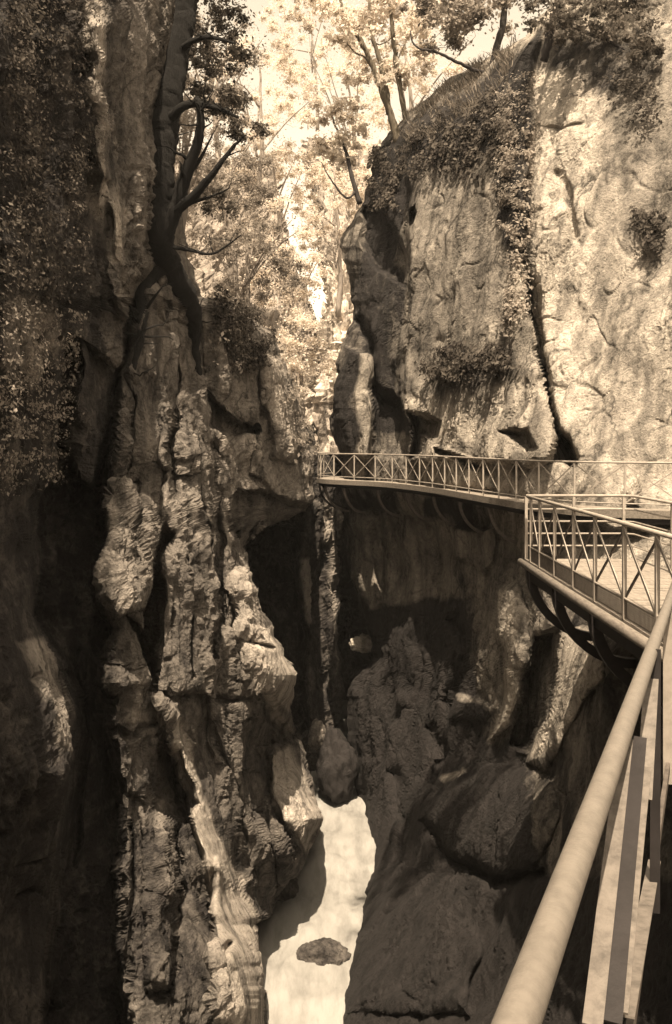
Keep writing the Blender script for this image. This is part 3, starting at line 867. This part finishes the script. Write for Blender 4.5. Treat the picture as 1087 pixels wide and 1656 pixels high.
# near platform
ZN = -1.89
near = thing('walkway', 'near railed platform of the walkway with planked deck on two big curved brackets', 'walkway', (4, 12, ZN))
yA, yB, XO, XI = 7.2, 15.1, 3.10, 4.95
mb = MB()
npl = 44
for k in range(npl):
    ya = yA + (yB - yA) * k / npl
    yb = yA + (yB - yA) * (k + 1) / npl - .012
    dz = random.uniform(-.004, .004)
    mb.bar((XO - .02, (ya + yb) / 2, ZN - .025 + dz), (XI, (ya + yb) / 2, ZN - .025 + dz), yb - ya, .05, (0, 1, 0))
mb.build('deck', M_WOOD, near)
MB().tube([(XO - .09, yA, ZN - .06), (XO - .10, (yA + yB) / 2, ZN - .055), (XO - .08, yB + .1, ZN - .06)], [.058, .064, .055], 10, .08).build('edge_beam', M_WOOD_EDGE, near, True)
MB().bar((XO + .06, yA, ZN - .19), (XO + .06, yB, ZN - .19), .12, .26, (1, 0, 0)).bar((XI - .2, yA, ZN - .19), (XI - .2, yB, ZN - .19), .12, .26, (1, 0, 0)).build('girder', M_IRON, near)
RN = 1.02
ysn = [14.75, 14.1, 13.15, 12.1, 11.1, 9.97, 8.95, 7.9]
MB().tube([(XO, 15.0, ZN + RN), (XO, 12, ZN + RN + .005), (XO, 7.2, ZN + RN)], .025, 10).build('handrail', M_PAINT, near, True)
MB().tube([(XO, 14.8, ZN + .22), (XO, 7.2, ZN + .22)], .016, 6).build('lower_rail', M_PAINT, near, True)
for k, y in enumerate(ysn):
    MB().bar((XO, y, ZN - .02), (XO, y, ZN + RN - .02), .046, .04, (0, 1, 0)).build('post', M_PAINT, near)
    if k:
        y2 = ysn[k - 1]
        MB().bar((XO - .012, y2, ZN + RN - .04), (XO - .012, y, ZN + .23), .04, .014, (0, 0, 1)).build('diagonal_brace', M_PAINT, near)
        MB().bar((XO + .012, y2, ZN + .23), (XO + .012, y, ZN + RN - .04), .034, .014, (0, 0, 1)).build('diagonal_brace', M_IRON_MID, near)  # darker iron stands for bars turned away from the light
        # mesh kick panel: fine wires
        mbk = MB()
        for j in range(26):
            yk = y + (y2 - y) * (j + .5) / 26
            mbk.bar((XO, yk, ZN + .012), (XO, yk, ZN + .205), .012, .006, (0, 1, 0))
        for j in range(8):
            zk = ZN + .025 + .024 * j
            mbk.bar((XO + .004, y + .03, zk), (XO + .004, y2 - .03, zk), .008, .005, (0, 0, 1))
        mbk.build('mesh_kick_panel', M_IRON_MID, near)
for y, r_ in ((14.85, 1.12), (13.1, 1.12), (11.2, 1.1), (9.2, 1.1)):
    arc_bracket(Vector((XO + .0, y, ZN - .10)), Vector((1, 0, 0)), r_, near, M_IRON, .13)
# barrier of horizontal bars at the end and inner side of the platform
bar = thing('barrier', 'barrier of horizontal pipe rails across the far end of the near platform', 'railing', (4, 15.2, ZN))
for k, (zz_, m_) in enumerate(((1.02, M_PAINT), (.80, M_PAINT), (.60, M_PAINT), (.40, M_PAINT), (.20, M_PAINT))):
    MB().tube([(XO + .02, 15.22, ZN + zz_), (4.72, 15.22, ZN + zz_), (4.86, 15.08, ZN + zz_), (4.86, 7.5, ZN + zz_)], .024 if k == 0 else .015, 8).build('rail', m_, bar, True)
for x, y in ((XO + .02, 15.22), (3.9, 15.22), (4.72, 15.22), (4.86, 13.4), (4.86, 11.6), (4.86, 9.6)):
    MB().bar((x, y, ZN - .02), (x, y, ZN + 1.0), .045, .045, (1, 0, 0)).build('post', M_PAINT, bar)

# railing beside the camera
cr = thing('walkway_railing', 'close pale round handrail with flat iron braces crossing the lower right corner', 'railing', (.5, 1.8, -1.6))
def crp(D, up=0):
    return Vector((.222 + .4 * (D - 1.07), D, -.635 - .057 * (D - 1.07) + up))
MB().tube([crp(-1.5), crp(.3), crp(1.07, .002), crp(2, -.002), crp(3), crp(4.5), crp(7.3)], .0245, 28).build('handrail', M_RAIL, cr, True)
fl = Vector((.4, 1, -.057)).normalized()
nr_ = fl.cross(Z_UP).normalized()
def iron(a, b_, wd, nm, mat, dx=0.0, dy=0.0):
    o_ = Vector((dx, dy, 0))
    MB().bar(a + o_, b_ + o_, wd, .006, (1, -.2, 0)).build(nm, mat, cr)
def on_rail(px, py):                            # point of the railing's plane seen at px, py
    D_ = (.222 - .4 * 1.07) / ((px - CX) / F - .4)
    return V(px, py, D_)
iron(on_rail(1012, 1195), on_rail(958, 1660), .036, 'diagonal_brace', M_PAINT_DULL)
iron(on_rail(1012, 1195), on_rail(958, 1660), .036, 'diagonal_brace', M_IRON, .038, .01)  # other leg of the same angle iron, its shade painted as dark iron
iron(on_rail(1040, 1250), on_rail(996, 1660), .026, 'post', M_PAINT_DULL, .03, .05)
iron(on_rail(1056, 1400), on_rail(1006, 1660), .046, 'diagonal_brace', M_PAINT_DULL, .02, .04)
iron(on_rail(1052, 1080), on_rail(1038, 1300), .05, 'post', M_PAINT_DULL, .02, .04)
iron(on_rail(1049, 1060), on_rail(1047, 1500), .035, 'post', M_IRON, .06, .1)
for D_ in (4.9, 6.1):
    iron(crp(D_, -.03), crp(D_, -.95), .05, 'post', M_PAINT)
MB().bar(crp(-1.5, -.86), crp(7.3, -.86), .05, .02, Z_UP).build('lower_rail', M_IRON_MID, cr)
own = thing('walkway', 'planked deck of the walkway directly below the camera', 'walkway', (.8, 2, -1.62))
mb = MB()
for k in range(52):
    D_ = -1.6 + k * .17
    p_ = crp(D_, -.99)
    mb.bar(p_ + nr_ * .14, p_ + nr_ * 1.15 + Z_UP * 0, .158, .05, fl)
mb.build('deck', M_WOOD, own)

# ------------------------------------------------------------------ foliage
def leaves(centers, size, up_bias=.3, seed=0, aspect=.6, normals=None):
    rg = np.random.default_rng(seed)
    n = len(centers)
    nr = rg.normal(size=(n, 3))
    nr[:, 2] += up_bias * 2
    if normals is not None:
        nr = nr * .7 + normals * 1.3
    nr /= np.linalg.norm(nr, axis=1)[:, None]
    a = rg.normal(size=(n, 3))
    a -= nr * np.sum(a * nr, 1)[:, None]
    a /= np.linalg.norm(a, axis=1)[:, None]
    b_ = np.cross(nr, a)
    s = size * np.clip(np.exp(rg.normal(size=(n, 1)) * .38), .4, 1.7)
    c = np.asarray(centers)
    v = np.stack([c - a * s, c + b_ * s * aspect + nr * s * .15, c + a * s, c - b_ * s * aspect + nr * s * .15], 1)
    return v.reshape(-1, 3), np.arange(4 * n).reshape(n, 4)

def leaf_object(name, centers, size, mat, parent=None, seed=0, tone=None, normals=None, up=.3, **props):
    centers = np.asarray(centers)
    v, q = leaves(centers, size, up, seed, normals=normals)
    rg = np.random.default_rng(seed + 1)
    if tone is None:
        tone = np.clip(.5 + .5 * fbm(centers * 1.2 + seed, 2) + rg.normal(size=len(centers)) * .2, 0, 1)
    if parent is not None:
        v = v - np.array(parent.location)
    return link(name, fast_mesh(name, v, q, mat, False, {'tone': np.repeat(tone, 4)}), parent, **props)

def clumps(cents, rad, n, seed):
    rg = np.random.default_rng(seed)
    cents = np.asarray(cents, float)
    rad = np.asarray(rad, float)
    k = rg.integers(0, len(cents), n)
    d = rg.normal(size=(n, 3))
    d /= np.linalg.norm(d, axis=1)[:, None]
    r = np.abs(rg.normal(size=(n, 1))) * .62
    return cents[k] + d * r * rad[k][:, None] * np.array([1, 1, .7])

def crown_clumps(c, rx, ry, rz, n, r0, seed):
    rg = np.random.default_rng(seed)
    d = rg.normal(size=(n, 3))
    d /= np.linalg.norm(d, axis=1)[:, None]
    return np.array(c) + d * rg.uniform(.2, 1, (n, 1)) ** .5 * np.array([rx, ry, rz]), rg.uniform(.5, 1.3, n) * r0

def wiggle(a, b_, n, amt, rg):
    a, b_ = Vector(a), Vector(b_)
    L_ = (b_ - a).length
    out = []
    off = Vector((0, 0, 0))
    for k in range(n + 1):
        u = k / n
        if 0 < k < n:
            off = off * .6 + Vector(rg.normal(size=3)) * amt * L_
        out.append(a.lerp(b_, u) + off * (0 if k in (0, n) else 1))
    return out

def path_px(pts, D):
    return [V(x, y, D + (d[0] if d else 0)) for x, y, *d in pts]

def tree(name, label, limbs, crown, mat_leaf, leaf_size, nleaf, bark=M_BARK, group=None, seed=0, gnarl=False):
    """limbs: list of (points, r0, r1); crown: list of (centre, rx, ry, rz, nclump, clump radius)"""
    rg = np.random.default_rng(seed)
    root = thing(name, label, 'tree', limbs[0][0][0], group)
    for k, (pts, r0, r1) in enumerate(limbs):
        pts, ln = resample(pts, max(6, int(5 * len(pts))))
        pts = [p + Vector(rg.normal(size=3)) * r0 * (.03 if gnarl else .12) for p in pts]
        rs = list(np.linspace(r0, r1, len(pts)) * (1 + .06 * rg.normal(size=len(pts))))
        if gnarl:
            pts, ln = resample(pts, max(12, int(ln / .10)))
            pts = [p + Vector(rg.normal(size=3)) * r0 * .035 for p in pts]
            rs = list(np.linspace(r0, r1, len(pts)) * (1 + .16 * fbm(np.array([list(p) for p in pts]) * .45, 2)))
        if gnarl and k == 0:
            rs = [r_i * min(1, .2 + 3.2 * i_ / len(rs)) for i_, r_i in enumerate(rs)]
        mb_ = MB().tube(pts, rs, 16 if gnarl else 9, .10 if gnarl else .08)
        for j in range(int(ln / (.28 if gnarl else 1.2)) if k else 0):    # twigs
            i0 = rg.integers(len(pts) // 3, len(pts))
            d = Vector(rg.normal(size=3)); d.z = abs(d.z) * .7
            e = pts[i0] + d.normalized() * min(ln * .3, 1.6) * rg.uniform(.4, 1)
            tw = wiggle(pts[i0], e, 4, .06, rg)
            mb_.tube(tw, list(np.linspace(max(rs[i0] * .4, .012), .006, 5)), 5)
        mb_.build('trunk' if k == 0 else 'branch', bark, root, True)
    cs, rs_ = [], []
    for c in crown:
        a, r = crown_clumps(*c, seed=seed + len(cs))
        cs.append(a); rs_.append(r)
    if cs:
        cen = clumps(np.concatenate(cs), np.concatenate(rs_), nleaf, seed)
        leaf_object('crown', cen, leaf_size, mat_leaf, root, seed)
    return root

# big dark forked tree on the left cliff
DT = float(L.at(258, 400)[0][1]) - .35
def hug(x, y, o=.12):
    p_, n_ = L.at(x, y)
    return Vector(p_ + n_ * o)
def q(x, y, d=0):
    return V(x, y, DT + d)
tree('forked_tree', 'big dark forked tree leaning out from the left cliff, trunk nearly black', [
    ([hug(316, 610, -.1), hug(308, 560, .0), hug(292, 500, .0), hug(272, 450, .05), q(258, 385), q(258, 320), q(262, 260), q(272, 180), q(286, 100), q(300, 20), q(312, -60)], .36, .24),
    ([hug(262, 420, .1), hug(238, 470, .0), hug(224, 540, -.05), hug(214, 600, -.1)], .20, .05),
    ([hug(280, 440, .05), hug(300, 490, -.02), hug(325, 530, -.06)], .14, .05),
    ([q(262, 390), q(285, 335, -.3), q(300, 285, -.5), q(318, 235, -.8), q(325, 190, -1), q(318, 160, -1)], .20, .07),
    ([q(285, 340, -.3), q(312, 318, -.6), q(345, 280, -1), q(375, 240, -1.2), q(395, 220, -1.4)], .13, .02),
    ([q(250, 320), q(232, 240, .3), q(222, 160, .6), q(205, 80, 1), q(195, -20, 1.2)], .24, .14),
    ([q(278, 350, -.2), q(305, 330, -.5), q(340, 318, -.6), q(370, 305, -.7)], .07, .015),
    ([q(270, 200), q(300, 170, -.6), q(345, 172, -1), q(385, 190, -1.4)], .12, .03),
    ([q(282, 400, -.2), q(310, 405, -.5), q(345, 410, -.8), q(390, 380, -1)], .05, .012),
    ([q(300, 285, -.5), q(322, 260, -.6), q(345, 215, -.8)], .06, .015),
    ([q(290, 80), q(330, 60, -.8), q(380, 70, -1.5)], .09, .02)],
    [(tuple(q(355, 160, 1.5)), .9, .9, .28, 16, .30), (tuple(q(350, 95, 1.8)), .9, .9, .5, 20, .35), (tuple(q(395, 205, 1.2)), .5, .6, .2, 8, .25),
     (tuple(q(350, 325, 1.2)), .5, .6, .25, 8, .25), (tuple(q(330, 30, 1.8)), 1.2, .9, .5, 20, .4), (tuple(q(225, 20, 1.6)), 1.0, .6, .8, 16, .4), (tuple(q(300, -110, .5)), 1.8, 1.2, .7, 36, .5), ((-4.6, 18.0, 10.6), 1.2, 1.2, .5, 30, .4)],  # last clump is unseen, added overhead to shade the trunk
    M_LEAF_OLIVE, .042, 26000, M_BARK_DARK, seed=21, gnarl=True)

# trees on the pillar top
DP = 38.5
def r_(x, y, d=0):
    return V(x, y, DP + d)
tree('slender_tree', 'twin-stemmed slender tree at the pillar edge, stems leaning left', [
    ([r_(645, 232), r_(634, 190), r_(615, 140), r_(598, 95), r_(580, 60), r_(560, 30), r_(545, -20)], .17, .06),
    ([r_(630, 185), r_(622, 130), r_(612, 90), r_(600, 50), r_(596, 0)], .14, .05),
    ([r_(612, 130), r_(592, 95), r_(575, 85), r_(552, 60)], .06, .015)],
    [(tuple(r_(560, 0)), 2.6, 2.2, 1.8, 40, .6), (tuple(r_(600, 90)), 1.8, 2, 1.6, 26, .5)], M_LEAF_PALE, .085, 7000, M_BARK_P, seed=31)
tree('slender_tree', 'straight slender tree beside the twin-stemmed one on the pillar top', [
    ([r_(662, 230, .5), r_(652, 170, .5), r_(642, 110, .5), r_(634, 40, .5), r_(628, -40, .5)], .13, .07),
    ([r_(648, 150, .5), r_(640, 110, .2), r_(660, 60, 0)], .05, .012)],
    [(tuple(r_(650, -10, 1)), 2.4, 2.2, 1.8, 34, .6), (tuple(r_(660, 80, 1.5)), 1.5, 2, 1.4, 18, .5)], M_LEAF_PALE, .085, 6000, M_BARK_P, seed=32)
tree('slender_tree', 'thin bent tree low on the left flank of the pillar above the gorge', [
    ([r_(582, 330, .5), r_(570, 290, .6), r_(558, 240, .8), r_(545, 210, 1), r_(535, 180, 1)], .12, .03),
    ([r_(575, 310, .5), r_(560, 320, .2), r_(535, 290, 0), r_(520, 262, 0)], .06, .015)],
    [(tuple(r_(540, 215, 1.5)), 1.5, 1.8, 1.5, 26, .5)], M_LEAF_PALE, .085, 3500, M_BARK, seed=33)
tree('leaning_tree', 'leaning tree on the grassy slope with one long dark branch reaching left', [
    ([V(790, 150, 35.5), V(800, 90, 35.5), V(815, 30, 35.5), V(825, -50, 35.5)], .16, .10),
    ([V(795, 120, 35.5), V(765, 112, 35.3), V(735, 98, 35), V(705, 84, 34.8), V(672, 76, 34.6), V(664, 50, 34.6)], .09, .025)],
    [(tuple(V(770, 0, 36)), 2.6, 2.2, 1.6, 36, .6), (tuple(V(720, 30, 36.5)), 1.8, 2, 1.2, 18, .5)], M_LEAF_MID, .085, 8000, M_BARK, seed=34)
tree('overhanging_tree', 'dark leafy tree overhanging the top of the pale right wall', [
    ([V(880, 100, 29.5), V(890, 50, 29.2), V(910, 0, 29), V(920, -60, 28.8)], .14, .10),
    ([V(895, 40, 29.2), V(940, 50, 28.4), V(990, 70, 27.8), V(1040, 100, 27.2)], .09, .02)],
    [(tuple(V(960, 45, 27.5)), 2.0, 1.0, .40, 20, .3), (tuple(V(1050, 60, 26)), .9, 1.0, .5, 8, .3), (tuple(V(940, -30, 28)), 3.2, 1.6, 1.1, 40, .6),
     ((2.6, 15.4, 11.4), 2.9, 3.2, 1.3, 90, .8)],  # unseen clump, added well away from the trunk to shade the lower wall
    M_LEAF_OLIVE, .06, 26000, M_BARK, seed=35)

# trees filling the gorge beyond
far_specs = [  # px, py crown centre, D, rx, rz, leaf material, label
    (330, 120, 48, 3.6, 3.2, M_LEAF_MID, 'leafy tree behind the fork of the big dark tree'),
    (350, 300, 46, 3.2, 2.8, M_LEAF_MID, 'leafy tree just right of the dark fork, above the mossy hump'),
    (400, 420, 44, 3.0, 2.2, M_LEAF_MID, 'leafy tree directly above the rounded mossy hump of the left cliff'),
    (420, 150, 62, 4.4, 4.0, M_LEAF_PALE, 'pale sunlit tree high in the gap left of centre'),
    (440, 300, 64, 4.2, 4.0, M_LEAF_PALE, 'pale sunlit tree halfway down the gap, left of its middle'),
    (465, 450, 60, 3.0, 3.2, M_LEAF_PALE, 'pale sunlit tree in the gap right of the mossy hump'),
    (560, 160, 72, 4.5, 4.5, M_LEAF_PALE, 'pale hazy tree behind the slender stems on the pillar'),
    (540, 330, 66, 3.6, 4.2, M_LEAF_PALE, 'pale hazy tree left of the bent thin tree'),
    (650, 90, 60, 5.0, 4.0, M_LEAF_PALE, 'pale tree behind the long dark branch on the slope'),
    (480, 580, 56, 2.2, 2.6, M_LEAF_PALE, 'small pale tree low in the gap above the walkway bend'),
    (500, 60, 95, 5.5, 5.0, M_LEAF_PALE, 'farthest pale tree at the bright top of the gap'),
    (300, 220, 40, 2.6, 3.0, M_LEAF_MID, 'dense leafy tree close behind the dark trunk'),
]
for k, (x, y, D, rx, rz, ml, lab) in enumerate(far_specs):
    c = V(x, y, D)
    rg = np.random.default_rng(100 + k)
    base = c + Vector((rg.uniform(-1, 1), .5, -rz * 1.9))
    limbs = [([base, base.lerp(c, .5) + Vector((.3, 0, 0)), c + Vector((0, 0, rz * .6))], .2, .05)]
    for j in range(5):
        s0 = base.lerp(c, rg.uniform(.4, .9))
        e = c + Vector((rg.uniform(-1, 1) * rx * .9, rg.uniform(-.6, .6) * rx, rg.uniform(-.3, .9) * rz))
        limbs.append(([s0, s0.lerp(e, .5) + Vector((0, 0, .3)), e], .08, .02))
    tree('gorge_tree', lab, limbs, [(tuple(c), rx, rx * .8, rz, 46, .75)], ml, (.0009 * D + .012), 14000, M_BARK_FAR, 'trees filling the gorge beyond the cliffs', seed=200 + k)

# shrubs and ivy on the cliffs
def on_sheet(S, poly, n, seed, off=(.02, .25)):
    rg = np.random.default_rng(seed)
    x0, x1 = min(p[0] for p in poly), max(p[0] for p in poly)
    y0, y1 = min(p[1] for p in poly), max(p[1] for p in poly)
    xs, ys_ = rg.uniform(x0, x1, n * 5), rg.uniform(y0, y1, n * 5)
    d = poly_sdf(xs, ys_, poly) + rg.normal(size=n * 5) * 6 + 16 * perlin(np.stack([xs / 30, ys_ / 30, xs * 0 + seed + 9], -1))
    dens = perlin(np.stack([xs / 26, ys_ / 26, xs * 0 + seed], -1)) + rg.normal(size=n * 5) * .25
    dens = dens + .9 * perlin(np.stack([xs / 9, ys_ / 9, xs * 0 + seed + 40], -1))
    ok = (d > 0) & (dens > .22)
    xs, ys_ = xs[ok][:n], ys_[ok][:n]
    pts, nn = [], []
    for x, y in zip(xs, ys_):
        p_, n_ = S.at(x, y)
        pts.append(p_ + n_ * rg.uniform(*off)); nn.append(n_)
    return np.array(pts), np.array(nn)

def plant(name, label, cat, S, poly, n, size, mat, seed, off=(.02, .25), group=None, tone=None):
    pts, nn = on_sheet(S, poly, n, seed, off)
    pts = pts + np.random.default_rng(seed).normal(size=pts.shape) * size * .6
    return leaf_object(name, pts, size, mat, None, seed, normals=nn, label=label, category=cat, group=group, tone=tone)

plant('ivy', 'long column of hanging ivy on the pillar beside the dark crack', 'ivy', R,
      [(808, 170), (862, 130), (858, 300), (846, 400), (845, 470), (835, 560), (826, 540), (830, 440), (818, 330)], 9000, .046, M_LEAF_MID, 41, (.02, .32))
plant('shrub', 'dark shrub spreading from a ledge low on the pillar face', 'shrub', R,
      [(690, 600), (715, 570), (770, 560), (825, 578), (845, 600), (790, 612), (735, 628)], 2600, .07, M_LEAF_DARK, 42, (.0, .7))
plant('creeper', 'dark creeper hanging below the grassy slope of the pillar', 'creeper', R,
      [(640, 235), (720, 190), (810, 150), (812, 260), (780, 290), (740, 270), (700, 300), (650, 280)], 4200, .07, M_LEAF_DARK, 43, (.0, .35))
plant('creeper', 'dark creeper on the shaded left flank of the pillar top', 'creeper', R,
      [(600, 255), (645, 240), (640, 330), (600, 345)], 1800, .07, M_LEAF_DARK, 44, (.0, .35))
plant('ivy', 'dense dark ivy covering the upper left corner of the left cliff', 'ivy', L,
      [(-30, -40), (110, -40), (128, 120), (132, 260), (118, 420), (60, 500), (-30, 520)], 8500, .027, M_LEAF_DARK, 45, (.0, .4))
plant('ivy', 'ivy patch left of the dark crack on the left cliff', 'ivy', L,
      [(-30, 500), (120, 500), (130, 620), (80, 760), (-30, 800)], 3800, .027, M_LEAF_MID, 46, (.0, .3))
plant('shrub', 'rounded mossy shrub on the hump of the left cliff', 'shrub', L,
      [(335, 480), (395, 495), (425, 545), (420, 590), (400, 600), (355, 605), (332, 550)], 4200, .05, M_LEAF_DARK, 48, (.0, .5))
plant('creeper', 'trailing plants along the right shoulder of the left cliff', 'creeper', L,
      [(440, 560), (470, 600), (498, 690), (505, 745), (485, 735), (465, 650)], 1800, .06, M_LEAF_MID, 49, (.0, .3))
plant('creeper', 'tuft of plants right of the crack under the dark tree on the right wall', 'creeper', R,
      [(980, 100), (1075, 80), (1075, 200), (1030, 230), (1000, 180)], 800, .05, M_LEAF_DARK, 50, (.0, .4))
plant('shrub', 'small dark shrub at the right edge of the pale wall', 'shrub', R,
      [(1030, 350), (1075, 340), (1075, 420), (1040, 410)], 700, .06, M_LEAF_DARK, 51, (.0, .4))

# grass on the pillar slope
rg = np.random.default_rng(61)
gv, gq_, gt = [], [], []
pts, nn = on_sheet(R, [(640, 215), (690, 165), (760, 112), (830, 70), (835, 110), (790, 160), (720, 205), (660, 245)], 2600, 61, (-.05, .02))
for p_ in pts:
    h = rg.uniform(.2, .5) * (1 + 1.1 * max(-.5, float(perlin(p_ * 1.1))))
    d = np.array([rg.normal() * .35 - .25, rg.normal() * .3 - .15, 1.0]); d /= np.linalg.norm(d)
    s_ = np.array([rg.normal(), rg.normal(), 0]); s_ /= np.linalg.norm(s_)
    b0 = len(gv)
    w_ = .02
    mid = p_ + d * h * .55
    tip = p_ + d * h + np.array([-.12, -.06, -.18]) * h
    gv += [p_ - s_ * w_, p_ + s_ * w_, mid + s_ * w_ * .8, mid - s_ * w_ * .8, tip + s_ * .004, tip - s_ * .004]
    gq_ += [[b0, b0 + 1, b0 + 2, b0 + 3], [b0 + 3, b0 + 2, b0 + 4, b0 + 5]]
    gt += [rg.uniform(0, 1)] * 6
link('grass', fast_mesh('grass', np.array(gv), gq_, M_GRASS, False, {'tone': gt}), kind='stuff', label='dry grass hanging along the slope on top of the pillar')

# ------------------------------------------------------------------ haze filling the gorge air
m = bpy.data.materials.new('pale_haze')
m.use_nodes = True
t = m.node_tree
t.nodes.remove(t.nodes['Principled BSDF'])
vol = t.nodes.new('ShaderNodeVolumePrincipled')
vol.inputs['Color'].default_value = (.95, .94, .92, 1)
vol.inputs['Density'].default_value = .0003
vol.inputs['Anisotropy'].default_value = .2
t.links.new(vol.outputs[0], t.nodes['Material Output'].inputs['Volume'])
hb = MB()
hb.bar((0, -40, 16), (0, 190, 16), 160, 72, (1, 0, 0))
link('haze', None) if False else hb.build('haze', m, None, kind='stuff')
